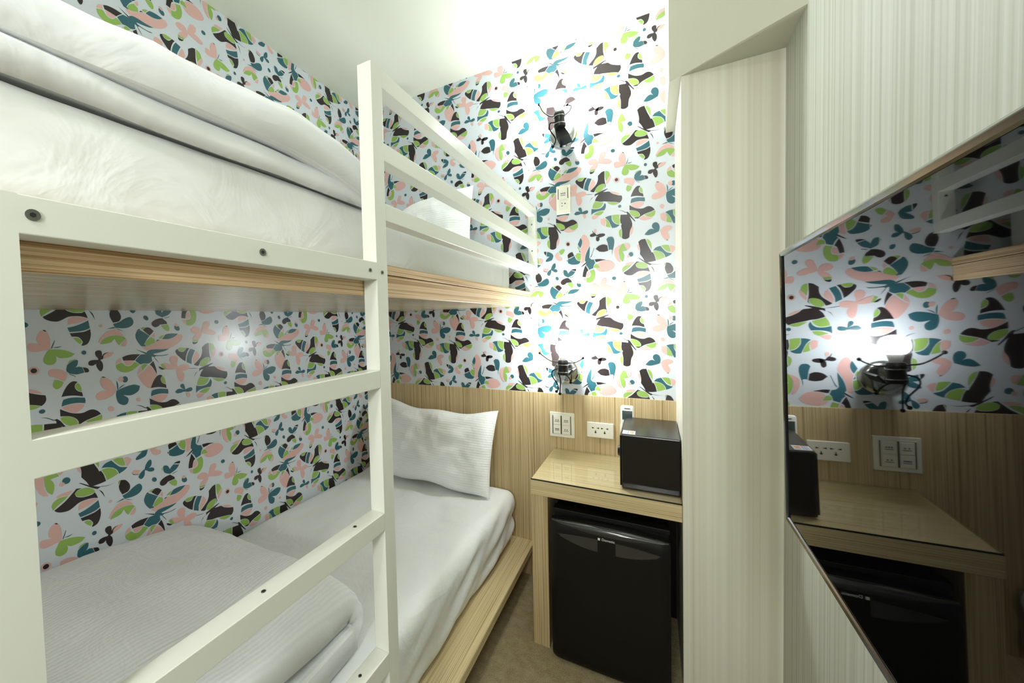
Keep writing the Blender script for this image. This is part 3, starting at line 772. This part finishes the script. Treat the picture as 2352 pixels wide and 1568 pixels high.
def rounded_box(name, lo, hi, r, m, label, cat, step=.025, disp=None, power=1.0):
    lo, hi = Vector(lo), Vector(hi)
    o_ = Vector(((lo.x + hi.x) / 2, (lo.y + hi.y) / 2, lo.z))
    verts, faces = [], []
    size = hi - lo
    n = [max(4, int(size[i] / step)) for i in range(3)]
    idx = {}
    def vid(i, j, k):
        key = (i, j, k)
        if key not in idx:
            g = [lo[a] + size[a] * key[a] / n[a] for a in range(3)]
            p = Vector(g)
            c = Vector([min(max(p[a], lo[a] + r[a]), hi[a] - r[a]) for a in range(3)])
            d = Vector([(p[a] - c[a]) / r[a] for a in range(3)])
            if d.length > 1e-9:
                mx = max(abs(d.x), abs(d.y), abs(d.z))
                d = d.normalized() * mx
                nrm = d.normalized()
                p = c + Vector([d[a] * r[a] for a in range(3)])
            else: nrm = Vector((0, 0, 1))
            if disp: p = disp(p, nrm)
            idx[key] = len(verts)
            verts.append(p - o_)
        return idx[key]
    for a in range(3):
        b_, c_ = (a + 1) % 3, (a + 2) % 3
        for side in (0, n[a]):
            for i in range(n[b_]):
                for j in range(n[c_]):
                    ks = []
                    for di, dj in ((0, 0), (1, 0), (1, 1), (0, 1)):
                        k = [0, 0, 0]; k[a] = side; k[b_] = i + di; k[c_] = j + dj
                        ks.append(vid(*k))
                    faces.append(tuple(ks if side else ks[::-1]))
    o = mesh_obj(name, verts, faces, m, smooth=True)
    o.location = o_
    return tag(o, label, cat)

def low_disp(p, n):
    p = p.copy()
    w = max(0, 1 - (1.97 - p.y) / .7)
    side = max(0.0, min(1.0, (p.x + .80) / .10))
    drop = max(0.0, min(1.0, (.47 - p.z) / .10))
    f = fbm((p.x * 1.2, p.y * 1.4, 0.3), 2.6)
    if n.z > .3 or p.z > .4: p.z += .007 * f + .003 * math.sin((p.x * 1.0 + p.y * .55) * 21 + 3 * f)
    # gathers of the sheet hanging over the side
    g = math.sin((p.z - .20 * p.y) * 48 + 2.2 * fbm((0, p.y * .8, p.z), 1.5)) * .6 + math.sin((p.z - .42 * p.y) * 70 + 1) * .35
    amp = .35 + .65 * max(0.0, min(1.0, (p.y - .7) / 1.1))
    p.x += side * drop * amp * (.011 * g + .010 * fbm((0, p.y, p.z * .6), 3.0))
    p.x += side * (.47 - p.z) * -.08
    c = max(0, (p.y - 1.72) / .25)
    p.x += side * c * .0
    return p
rounded_box('mattress', (XL + .004, -.40, .1875), (-.624, 1.972, .458), (.05, .07, .065), SHEET,
            'lower bunk mattress in a fitted white sheet with a gathered side', 'mattress', .014, low_disp)

def up_disp(p, n):
    p = p.copy()
    f = fbm((p.x, p.y, 1.7), 3.0)
    if p.z > 1.58: p.z += .003 * f
    side = max(0.0, min(1.0, (p.x + .75) / .08))
    low = max(0.0, min(1.0, (p.z - 1.485) / .02))
    near = max(0.0, 1 - max(0.0, p.y - .1) / 1.5)
    g = fbm((p.y * 1.0 + p.z * 2.2, p.z * .6, .3), 3.2)
    p.x += side * low * (.020 * g * near + .006 * math.sin(p.y * 60) * max(0, (p.y - 1.6) / .3))
    return p
rounded_box('mattress', (XL + .004, -.40, 1.4790), (-.640, 1.952, 1.634), (.022, .05, .012), SHEET,
            'upper bunk mattress in a white sheet behind the guard rail', 'mattress', .018, up_disp)

def pillow(name, w, h, t, label, loc, rot, m, seed, sag=.0, slump=.0):
    nu, nv = 56, 40
    verts, faces = [], []
    def surf(u, v, s):
        au, av = abs(u), abs(v)
        k = (1 - au ** 3.2) * (1 - av ** 3.2)
        th = t * .5 * max(k, 0) ** .5
        pin = 1 - .05 * (1 - av ** 2) * au ** 4
        pin2 = 1 - .07 * (1 - au ** 2) * av ** 4
        x = u * w / 2 * pin
        z = v * h / 2 * pin2
        edge = max(au, av)
        wr = fbm((u * 2 + seed, v * 1.6, s * 2.0), 1.6, 4) * .012 * (1 - edge ** 6)
        cr = math.sin((u - v * .4) * 34 + seed) * .0025 * max(0, au - .55) * (1 - au ** 8)
        z += -sag * (1 - u * u) * max(0, v) + .006 * math.sin(u * 7 + seed) * av ** 3
        z -= slump * max(0.0, -u) ** 1.3 * (v + 1) / 2
        return Vector((x, s * (th + (wr + cr) * (k > .02)), z))
    for s in (-1, 1):
        b0 = len(verts)
        for j in range(nv + 1):
            for i in range(nu + 1):
                u, v = -1 + 2 * i / nu, -1 + 2 * j / nv
                u = math.copysign(1 - (1 - abs(u)) ** 1.35, u); v = math.copysign(1 - (1 - abs(v)) ** 1.35, v)
                verts.append(surf(u, v, s))
        for j in range(nv):
            for i in range(nu):
                a = b0 + j * (nu + 1) + i
                q = (a, a + 1, a + nu + 2, a + nu + 1)
                faces.append(q if s < 0 else q[::-1])
    o = mesh_obj(name, verts, faces, m, smooth=True)
    bm = bmesh.new(); bm.from_mesh(o.data)
    bmesh.ops.remove_doubles(bm, verts=bm.verts[:], dist=1e-5)
    bm.to_mesh(o.data); bm.free()
    o.location = loc
    o.rotation_euler = rot
    return tag(o, label, 'pillow')
pillow('pillow', .70, .43, .17, 'white striped pillow leaning on wood panelling of the lower bunk',
       (-1.055, 1.838, .676), (R(-15), R(2), R(0)), LINEN_Z, 1.3, .02)
pillow('pillow', .56, .40, .16, 'white pillow propped in the corner of the upper bunk',
       (-1.085, 1.858, 1.842), (R(-12), R(-1.5), 0), LINEN_Z, 4.1, .02, .15)

def duvet(name, x0, x1, yend, zb, tb, tt, gap, label, seed, puff=.0, mtl=None, taper=0.0, rise=0.0, droop=.004):
    """folded duvet: lower layer runs to the fold at y = yend and comes back as the upper layer"""
    y0 = -.36
    path = []
    zc0, zc1 = zb + tb / 2, zb + tb + gap + tt / 2
    rad = (zc1 - zc0) / 2
    yc = yend - rad - (tb + tt) / 4
    L1 = yc - y0
    N1, NA = 34, 14
    for i in range(N1): path.append((y0 + L1 * i / N1, zc0, 0.0, 1.0, tb))
    for i in range(NA + 1):
        a = math.pi * i / NA
        path.append((yc + rad * math.sin(a) * 1.1, (zc0 + zc1) / 2 - rad * math.cos(a), math.sin(a), math.cos(a), tb + (tt - tb) * i / NA))
    for i in range(1, N1 + 1): path.append((yc - L1 * i / N1, zc1, 0.0, -1.0, tt))
    nx = 64
    verts, faces = [], []
    n = len(path)
    o_ = Vector(((x0 + x1) / 2, .4, zb))
    for s in (1, -1):       # s=1 outer side
        for i, (y, z, ny, nz, th) in enumerate(path):
            top = min(1.0, max(0.0, (z - zc0) / (zc1 - zc0)))
            for k in range(nx + 1):
                u = -1 + 2 * k / nx
                u = math.copysign(1 - (1 - abs(u)) ** 2.2, u)
                x = (x0 + x1) / 2 + u * (x1 - x0) / 2
                prof = max(1 - abs(u) ** 26, 0) ** .5
                flat = s == -1 or (top < .02)
                hh = th * .5 * s * (1.0 if flat else prof)
                # outward normal of the fold: down on the lower layer, up on the upper one
                oy, oz = ny, -nz
                wv = fbm((x * 1.1 + seed, y * 1.3, top * 3 + seed), 2.3, 4)
                w2 = fbm((x * .8 + y * 2.0, seed * 2, y * .5), 4.0, 3)
                q = Vector((x, y + oy * hh, z + oz * hh))
                if s == 1: q += Vector((0, oy, oz)) * (top * (.021 * wv + .008 * w2) * prof + puff * top * prof * (1 - u ** 4))
                else: q += Vector((0, oy, oz)) * .003 * wv * prof
                q.x += .010 * fbm((y * 1.7, z * 4, seed), 2.0) * abs(u) ** 3 + (.02 * math.sin(y * 3.1 + seed) * top * (u > 0)) * abs(u) ** 2
                q.z += rise * top * (yend - q.y)
                q.z -= taper * top * max(0.0, (q.y - (yend - .35)) / .35) ** 2
                q.z = max(q.z, zb + .0005)
                if top < .02 and u > .965: q.z -= droop * (.8 + .6 * fbm((y, 0, seed), 2.5)) * ((u - .965) / .035) ** 1.5
                verts.append(q - o_)
    W = nx + 1
    for s in range(2):
        b0 = s * n * W
        for i in range(n - 1):
            for k in range(nx):
                a = b0 + i * W + k
                f = (a, a + 1, a + W + 1, a + W)
                faces.append(f[::-1] if s == 0 else f)
    # side walls of the layers
    for k in (0, nx):
        for i in range(n - 1):
            a, c = i * W + k, n * W + i * W + k
            faces.append((a, a + W, c + W, c))
    # close both free ends
    for i in (0, n - 1):
        for k in range(nx):
            a, c = i * W + k, n * W + i * W + k
            faces.append((a, a + 1, c + 1, c))
    o = mesh_obj(name, verts, faces, mtl, smooth=True)
    bm = bmesh.new(); bm.from_mesh(o.data)
    bmesh.ops.remove_doubles(bm, verts=bm.verts[:], dist=1e-5)
    bmesh.ops.recalc_face_normals(bm, faces=bm.faces[:])
    bm.to_mesh(o.data); bm.free()
    o.location = o_
    return tag(o, label, 'duvet')
duvet('folded_duvet', -1.565, -.700, .84, .470, .058, .078, .004,
      'folded white striped duvet on the lower bunk behind the ladder rungs', 2.2, .016, LINEN_X, 0.0, .09)
duvet('folded_duvet', -1.52, -.630, .86, 1.6405, .042, .088, .001,
      'thick folded white duvet heaped on the upper bunk', 5.7, .02, LINEN_X, .07, .0, .018)

# ------------------------------------------------------------------ desk with glass top
DX0, DX1, DY = -.444, XCOL - .001, 1.564
desk = empty('bedside_desk', (DX0, DY, 0), 'striped wood bedside desk with glass top built over the fridge', 'desk')
def dbox(name, lo, hi, m, parent=desk, bevel=.001):
    o = (DX0, DY, 0)
    return box(name, [lo[i] - o[i] for i in range(3)], [hi[i] - o[i] for i in range(3)], m, parent, bevel)
ZD = .688
dbox('top_board', (DX0, DY, .628), (DX1, YB - .009, ZD), WOOD_X)
dbox('side_panel', (DX0 + .002, DY + .004, 0), (DX0 + .066, YB - .009, .6278), WOOD_Z)
dbox('back_panel', (DX0 + .0662, YB - .02, .0), (DX1, YB - .0092, .6278), BLACK)
gl = dbox('glass_top', (DX0 + .001, DY - .001, ZD + .0004), (DX1, YB - .010, ZD + .0064), GLASS, bevel=.0004)
dbox('glass_edge', (DX0 + .001, DY - .0018, ZD + .0004), (DX1, DY - .0011, ZD + .0058), GLASS_EDGE, gl, 0)
ZD += .0066

# ------------------------------------------------------------------ mini fridge
FX0, FX1, FY, FZ0, FZ1 = -.357, .046, 1.520, .012, .566
fr = empty('mini_fridge', (FX0, FY, 0), 'black mini bar fridge under the desk', 'fridge')
def fbox(name, lo, hi, m, parent=fr, bevel=.003, seg=3):
    o = (FX0, FY, 0)
    return box(name, [lo[i] - o[i] for i in range(3)], [hi[i] - o[i] for i in range(3)], m, parent, bevel, seg)
fbox('cabinet', (FX0 + .004, FY + .045, .02), (FX1 - .004, 1.96, .585), FRIDGE_M)
fbox('cabinet_rim', (FX0 + .001, FY + .040, .575), (FX1 - .001, FY + .085, .592), FRIDGE_M, bevel=.002)
for x in (FX0 + .04, FX1 - .04):
    cyl('foot', (x - FX0, .09, 0), (x - FX0, .09, .021), .014, BLACK, fr)
    cyl('foot', (x - FX0, .36, 0), (x - FX0, .36, .021), .014, BLACK, fr)
# door: bowed slab, its top edge curved forward
def door_mesh():
    w, hh = FX1 - FX0, FZ1 - FZ0
    nx, nz = 24, 30
    verts, faces = [], []
    def front(u, v):
        return -.004 * (1 - (2 * u - 1) ** 2) + (.010 * max(0, (v - .93) / .07) ** 2) + (.010 * max(0, (.03 - v) / .03) ** 2) + .010 * max(0, abs(2 * u - 1) - .95) / .05
    for j in range(nz + 1):
        v = j / nz
        for i in range(nx + 1):
            u = i / nx
            top = .012 * (1 - (2 * u - 1) ** 2) * (v ** 12)
            verts.append((u * w, front(u, v), FZ0 + v * hh + top - .006 * (v ** 12)))
    W = nx + 1
    for j in range(nz):
        for i in range(nx):
            a = j * W + i
            faces.append((a, a + 1, a + W + 1, a + W))
    b0 = len(verts)
    ring = [i for i in range(W)] + [j * W + nx for j in range(1, nz + 1)] + [nz * W + i for i in range(nx - 1, -1, -1)] + [j * W for j in range(nz - 1, 0, -1)]
    for r_ in ring:
        p = verts[r_]
        verts.append((p[0], .040, p[2]))
    m_ = len(ring)
    for i in range(m_):
        a, b = ring[i], ring[(i + 1) % m_]
        faces.append((b, a, b0 + i, b0 + (i + 1) % m_))
    faces.append(tuple(range(b0, b0 + m_)))
    o = mesh_obj('door', verts, faces, FRIDGE_M, fr)
    bm = bmesh.new(); bm.from_mesh(o.data)
    bmesh.ops.recalc_face_normals(bm, faces=bm.faces[:])
    bm.to_mesh(o.data); bm.free()
    shade_auto(o, 35)
    return o
door = door_mesh()
GRIP = mat('grip_gloss', srgb(46, 48, 48), .12, coat=.6)
def grip(sgn):
    # crescent grip plate: deep at the middle of the door, pointed at its side
    cx = (FX1 - FX0) / 2
    top, bot = [], []
    for k in range(13):
        t = k / 12
        x = cx + sgn * (.030 + t * .142)
        dz = .018 * t * t
        top.append((x, FZ1 - .040 - .010 * t * t))
        bot.append((x, FZ1 - .085 + .030 * t * t - (0 if t < 1 else -.006)))
    loop = top + bot[::-1]
    verts = [(x, -.0065 + .0035 * abs((x - cx) / .2) ** 2, z) for x, z in loop] + [(x, .004, z) for x, z in loop]
    n = len(loop)
    faces = [tuple(range(n)), tuple(range(2 * n - 1, n - 1, -1))] + [(i, (i + 1) % n, n + (i + 1) % n, n + i) for i in range(n)]
    o = mesh_obj('door_grip', verts, faces, GRIP, door)
    bm = bmesh.new(); bm.from_mesh(o.data)
    bmesh.ops.recalc_face_normals(bm, faces=bm.faces[:])
    bm.to_mesh(o.data); bm.free()
grip(-1); grip(1)
def door_top_glint():  # lighter crescent imitating the light caught by the door's sloping top
    w = FX1 - FX0
    a_, b_ = [], []
    for k in range(25):
        u = k / 24
        q = 1 - (2 * u - 1) ** 2
        a_.append((.006 + u * (w - .012), .010 - .003 * q, FZ1 + .0045 - .006 * (1 - q)))
        b_.append((.006 + u * (w - .012), -.0068 + .004 * (1 - q), FZ1 - .012 - .012 * q + .010 * (1 - q)))
    n = 25
    verts = a_ + b_
    faces = [(i, i + 1, n + i + 1, n + i) for i in range(n - 1)]
    o = mesh_obj('door_top_glint', verts, faces, GRIP, door, smooth=True)
    so_ = o.modifiers.new('thickness', 'SOLIDIFY'); so_.thickness = .0015; so_.offset = 0
door_top_glint()
text_obj('lettering', 'Dometic', .0125, WHITEP, door, wall_mat((FX1 - FX0) / 2 + .006, -.0052, FZ1 - .036))
box('emblem', ((FX1 - FX0) / 2 - .029, -.0055, FZ1 - .0405), ((FX1 - FX0) / 2 - .0215, -.003, FZ1 - .0325), WHITEP, door, 0)

# ------------------------------------------------------------------ safe
SX0, SX1, SY0, SY1, SZ1 = -.116, XCOL - .002, 1.618, 1.912, .899
safe = empty('safe_box', (SX0, SY0, ZD), 'black hotel safe with label on its top, on the desk', 'safe')
def sbox(name, lo, hi, m, parent=safe, bevel=.004, seg=3):
    o = (SX0, SY0, ZD)
    return box(name, [lo[i] - o[i] for i in range(3)], [hi[i] - o[i] for i in range(3)], m, parent, bevel, seg)
sbox('body', (SX0 + .006, SY0, ZD), (SX1, SY1, SZ1), SAFE_M)
sdoor = sbox('door', (SX0, SY0 + .006, ZD + .006), (SX0 + .0058, SY1 - .006, SZ1 - .006), SAFE_M, bevel=.002)
bm = bmesh.new()
for k in range(2):
    pass
add_cyl(bm, (0, .085, .115), (-.012, .085, .115), .024, .018, 24)
bm_obj('knob', bm, BLACK, sdoor)
lab = sbox('label_sticker', (SX0 + .009, SY0 + .012, SZ1), (SX0 + .052, SY0 + .060, SZ1 + .0006), STICK, bevel=0)
def lbox(name, x0, x1, y0, y1, m):
    box(name, (x0, y0, SZ1 + .0007 - ZD), (x1, y1, SZ1 + .0010 - ZD), m, lab, 0)
for x in (.0145, .019, .0225): lbox('printed_line', x, x + .0016, .016, .056, BLUEP)
lbox('printed_line', .027, .029, .016, .056, GREYP)
cyl('printed_disc', (.041, .041, SZ1 + .0007 - ZD), (.041, .041, SZ1 + .0011 - ZD), .0085, ORANGE, lab)
lbox('printed_line', .034, .049, .019, .024, GREYP)

# ------------------------------------------------------------------ switches, sockets, remote
def plate_thing(name, x0, x1, z0, z1, y, label, cat, d=.009, bevel=.003):
    t = empty(name, ((x0 + x1) / 2, y, (z0 + z1) / 2), label, cat)
    w, hh = (x1 - x0) / 2, (z1 - z0) / 2
    box('plate', (-w, -d, -hh), (w, 0, hh), IVORY, t, bevel, 3)
    return t, w, hh, d
yw = YB - .0081
sw, w, hh, d = plate_thing('switch_panel', -.460, -.342, .752, .875, yw, 'square ivory panel of four light switches above the desk', 'switch panel')
box('inset', (-w + .012, -d - .0012, -hh + .012), (w - .012, -d + .001, hh - .012), IVORY2, sw, .001)
for x in (-.0435, -.002, .0425):
    box('groove', (x - (.0016 if abs(x) > .01 else .003), -d - .0020, -.046), (x + .0016, -d - .0010, .046), HOLE, sw, 0)
for i, cx in enumerate((-.0225, .0205)):
    for j, cz in enumerate((.022, -.023)):
        bt = box('button', (cx - .0185, -d - .0042, cz - .0205), (cx + .0170, -d - .0008, cz + .0205), IVORY, sw, .0012)
        for k in range((2, 3, 4, 2)[i * 2 + j] if (i, j) != (0, 1) else 4):
            n = {(0, 0): 2, (1, 0): 3, (0, 1): 4, (1, 1): 2}[(i, j)]
            if k >= n: break
            gx = cx - .010 + .020 * (k + .5) / n
            box('printed_mark', (gx - .0020, -d - .0046, cz - .001), (gx + .0020, -d - .0041, cz + .0045), GREYP, bt, 0)
        box('printed_mark', (cx - .011, -d - .0046, cz - .0065), (cx + .011, -d - .0041, cz - .0043), GREYP, bt, 0)

so, w, hh, d = plate_thing('wall_socket', -.284, -.167, .769, .842, yw, 'white double wall socket between switch panel and safe', 'socket')
for cx in (-.020, .020):
    for s in (-1, 1):
        x = cx + s * .0095
        verts = [(x - s * .0055, -d - .0004, .010), (x + s * .006, -d - .0004, .0135), (x + s * .006, -d - .0004, .0065)]
        verts += [(a, b + .001, c) for a, b, c in verts]
        mesh_obj('slot', verts, [(0, 1, 2), (5, 4, 3), (0, 1, 4, 3), (1, 2, 5, 4), (2, 0, 3, 5)], HOLE, so)
    bm = bmesh.new()
    add_cyl(bm, (cx, -d + .001, -.011), (cx, -d - .0005, -.011), .0040, seg=14)
    add_box(bm, (cx - .0015, -d - .0005, -.010), (cx + .0015, -d + .001, -.001))
    bm_obj('slot', bm, HOLE, so)

us, w, hh, d = plate_thing('bed_switch', -.413, -.347, 1.846, 1.983, YB - .0015, 'tall ivory switch and socket plate on butterfly wallpaper beside the guard rail', 'switch panel', .010)
box('rocker', (-.0195, -d - .004, .004), (.0195, -d - .0005, .052), IVORY2, us, .0015)
for x in (-.0235, .0225): box('groove', (x - .0014, -d - .0006, .004), (x + .0014, -d + .001, .054), HOLE, us, 0)
for k in range(3): box('printed_mark', (-.010 + k * .008, -d - .0045, .026), (-.005 + k * .008, -d - .0039, .032), GREYP, us, 0)
box('printed_mark', (-.011, -d - .0045, .0185), (.012, -d - .0039, .021), GREYP, us, 0)
box('socket_face', (-.0195, -d - .002, -.048), (.0195, -d - .0004, -.004), IVORY2, us, .001)
for z in (-.017, -.030): box('slot', (-.0085, -d - .0024, z - .0012), (-.0015, -d - .0015, z + .0012), HOLE, us, 0)
cyl('slot', (.009, -d - .0024, -.020), (.009, -d - .001, -.020), .0030, HOLE, us, seg=14)

rm = empty('remote_holder', (-.107, yw, .815), 'white wall holder behind the safe', 'holder')
box('cup', (-.031, -.026, -.045), (.031, 0, .035), WHITE, rm, .004, 3)
rc = empty('remote_control', (-.107, yw - .0265, .80), 'white air conditioner remote with grey display standing behind the safe', 'remote control')
bm = bmesh.new()
add_box(bm, (-.027, -.022, -.05), (.027, -.002, .138), .007, 3)
for v_ in bm.verts:
    if v_.co.z > .12: v_.co.z += .006 * (1 - (v_.co.x / .027) ** 2)
rb = bm_obj('body', bm, WHITE, rc); shade_auto(rb)
box('display', (-.0205, -.0232, .078), (.0205, -.0215, .119), LCD, rc, .001)
box('printed_line', (-.012, -.0228, .1265), (.012, -.0218, .130), GREYP, rc, 0)
for k in range(2):
    box('button', (-.019 + k * .020, -.0245, .052), (-.003 + k * .020, -.0215, .064), mat('remote_button', srgb(150, 176, 166), .5) if k == 0 else bpy.data.materials['remote_button'], rc, .001)

# ------------------------------------------------------------------ wall lamps: little wire figures holding a bulb
def sconce(px, pz, soc, tilt, label, arms, legs, body=None):
    """px,pz = centre of the round wall plate; soc = middle of the socket relative to it"""
    t = empty('wall_lamp', (px, YB - .0018, pz), label, 'wall lamp', 'wire figure wall lamps')
    lathe('wall_plate', [(0, 0), (.0615, 0), (.0620, .004), (.058, .010), (.045, .0135), (0, .015)], CHROME, t, 48, axis=(0, -1, 0))
    ax = Vector(tilt).normalized()
    s = Vector(soc)
    # socket body
    prof = [(0, -.036), (.024, -.036), (.026, -.033), (.026, -.024), (.0225, -.022), (.0225, .010), (.0245, .012), (.0245, .024), (.021, .032), (0, .032)]
    lathe('socket', prof, BLACK_SOFT, t, 32, loc=s, axis=ax)
    for h_ in (-.0225, .011):
        lathe('ring', [(.0232, -.0015), (.0258, -.0015), (.0258, .0015), (.0232, .0015)], CHROME, t, 32, loc=s + ax * h_, axis=ax)
    # stem from the plate to the socket
    tube('stem', [(0, -.012, -.012), (s.x * .5, s.y * .55, s.z * .35 - .016), s + ax * -.025], .0065, BLACK_SOFT, t, seg=10)
    # bulb: white neck and opal dome
    b = s + ax * .030
    bulb = lathe('bulb_neck', [(.0135, 0), (.0150, .004), (.0180, .018), (.0215, .030)], WHITE, t, 32, loc=b, axis=ax)
    lathe('bulb_dome', [(.0215, .030), (.0275, .038), (.0315, .048), (.0330, .058), (.0310, .071), (.024, .083), (.012, .0895), (0, .0910)], BULB, t, 32, loc=b, axis=ax)
    for path in arms:
        tube('arm', path, .0026, WIRE, t, n=7, ball=.0062)
    for path in legs:
        tube('leg', path, .0027, WIRE, t, n=7, ball=.0068)
    if body:
        bm = bmesh.new()
        vs_ = []
        for y in body[1]:
            vs_.append([bm.verts.new((x, y, z)) for x, z in body[0]])
        n = len(body[0])
        bm.faces.new(vs_[0]); bm.faces.new(vs_[1][::-1])
        for i in range(n): bm.faces.new((vs_[0][i], vs_[0][(i + 1) % n], vs_[1][(i + 1) % n], vs_[1][i]))
        bm_obj('bracket', bm, BLACK_SOFT, t)
    return t
sconce(-.377, 1.080, (.010, -.138, .037), (.02, 0, 1), 'wire figure wall lamp with lit bulb above the desk',
       arms=[[(-.012, -.138, .060), (-.045, -.140, .064), (-.078, -.138, .084), (-.096, -.136, .099)],
             [(.030, -.142, .058), (.062, -.150, .060), (.088, -.156, .072), (.100, -.158, .082)]],
       legs=[[(-.014, -.140, .028), (-.036, -.142, .018), (-.040, -.136, -.008), (-.022, -.118, -.045), (-.020, -.104, -.072), (-.030, -.098, -.086)],
             [(-.006, -.146, .004), (-.002, -.138, -.030), (-.010, -.112, -.066), (-.014, -.098, -.096)],
             [(.014, -.130, .002), (.022, -.100, -.010), (.024, -.060, -.030), (.022, -.022, -.052)]],
       body=([(-.020, -.004), (.034, -.004), (.052, .020), (.046, .024), (.030, .004), (-.018, .004)], (-.012, -.120)))
sconce(-.378, 2.228, (.012, -.138, .010), (-.03, -.03, 1), 'wire figure wall lamp with lit bulb near the ceiling',
       arms=[[(-.008, -.138, .030), (-.030, -.140, .034), (-.060, -.138, .062), (-.079, -.136, .101)],
             [(.036, -.138, .022), (.056, -.140, .034), (.062, -.138, .054), (.045, -.136, .066)]],
       legs=[[(-.010, -.142, .000), (-.030, -.138, .002), (-.034, -.128, -.020), (-.016, -.104, -.052), (-.018, -.090, -.066), (-.032, -.080, -.080)],
             [(.014, -.150, .010), (.010, -.140, -.020), (.004, -.100, -.050), (.000, -.050, -.074)]],
       body=([(-.012, -.020), (.030, -.018), (.050, -.058), (-.006, -.066)], (-.030, -.125)))

# ------------------------------------------------------------------ television on an arm from the right wall
yaw, pit, roll = R(-1.1), R(1.14), R(.9)
tv = empty('television', (.1297, .329, 1.2592), 'flat black television turned toward the bunk bed on right wall', 'television')
# local frame: X = along the screen (away from the camera), Y = up, Z = out of the screen
nrm = Vector((-math.cos(pit) * math.cos(yaw), -math.cos(pit) * math.sin(yaw), -math.sin(pit)))
xa = Vector((0, 0, 1)).cross(nrm).normalized() * -1
ya = nrm.cross(xa).normalized()
if ya.z < 0: ya = -ya
xa, ya = xa * math.cos(roll) - ya * math.sin(roll), ya * math.cos(roll) + xa * math.sin(roll)
mw = Matrix(((xa.x, ya.x, nrm.x, tv.location.x), (xa.y, ya.y, nrm.y, tv.location.y), (xa.z, ya.z, nrm.z, tv.location.z), (0, 0, 0, 1)))
tv.matrix_world = mw
HW, HH = .280, .1638
def ring(name, prof, m, parent):
    verts, faces = [], []
    for o_, dz in prof:
        for sx, sy in ((-1, -1), (1, -1), (1, 1), (-1, 1)):
            verts.append((sx * (HW + o_), sy * (HH + o_), dz))
    n = len(prof)
    for i in range(n - 1):
        for k in range(4):
            k2 = (k + 1) % 4
            faces.append((i * 4 + k, i * 4 + k2, (i + 1) * 4 + k2, (i + 1) * 4 + k))
    o = mesh_obj(name, verts, faces, m, parent)
    bm = bmesh.new(); bm.from_mesh(o.data)
    bmesh.ops.recalc_face_normals(bm, faces=bm.faces[:])
    bm.to_mesh(o.data); bm.free()
    return o
ring('bezel', [(-.0112, -.003), (-.0112, .0003), (-.0100, .0015), (-.0068, .0022), (-.0058, .0016), (-.0012, -.0040), (-.0004, -.0052), (0, -.0065), (0, -.016), (-.001, -.018), (-.012, -.018)], GLOSS, tv)
box('screen', (-HW + .0113, -HH + .0113, -.006), (HW - .0113, HH - .0113, 0), SCREEN, tv, 0)
box('back_case', (-HW + .004, -HH + .004, -.045), (HW - .004, HH - .004, -.0185), BLACK, tv, .006)
box('mount_plate', (-.10, -.06, -.060), (.10, .06, -.0455), BLACK, tv, .002)
box('mount_arm', (-.03, -.025, -.205), (.03, .025, -.0602), BLACK, tv, .002)

# ------------------------------------------------------------------ ceiling light behind the camera
cl = empty('ceiling_light', (-.25, -.70, ZC - .0005), 'round white ceiling light at the room entrance', 'ceiling light')
lathe('rim', [(.17, 0), (.172, -.03), (.165, -.035), (.160, -.030), (.160, 0)], WHITE, cl, 40)
lathe('diffuser', [(0, -.028), (.10, -.027), (.1595, -.024), (.1595, -.004), (0, -.004)], PANEL, cl, 40)

# ------------------------------------------------------------------ unseen wall light, added behind the camera to brighten the lower bunk
wl = empty('added_wall_lamp', (-.02, YF + .0005, 1.70), 'added round white wall light, out of view behind the camera', 'wall lamp')
lathe('base', [(0, 0), (.14, 0), (.142, .030), (.136, .036), (.130, .034), (.130, .010), (0, .010)], WHITE, wl, 40, axis=(0, 1, 0))
lathe('diffuser', [(0, .060), (.06, .056), (.11, .044), (.1295, .030), (.1295, .012), (0, .0105)], PANEL, wl, 40, axis=(0, 1, 0))
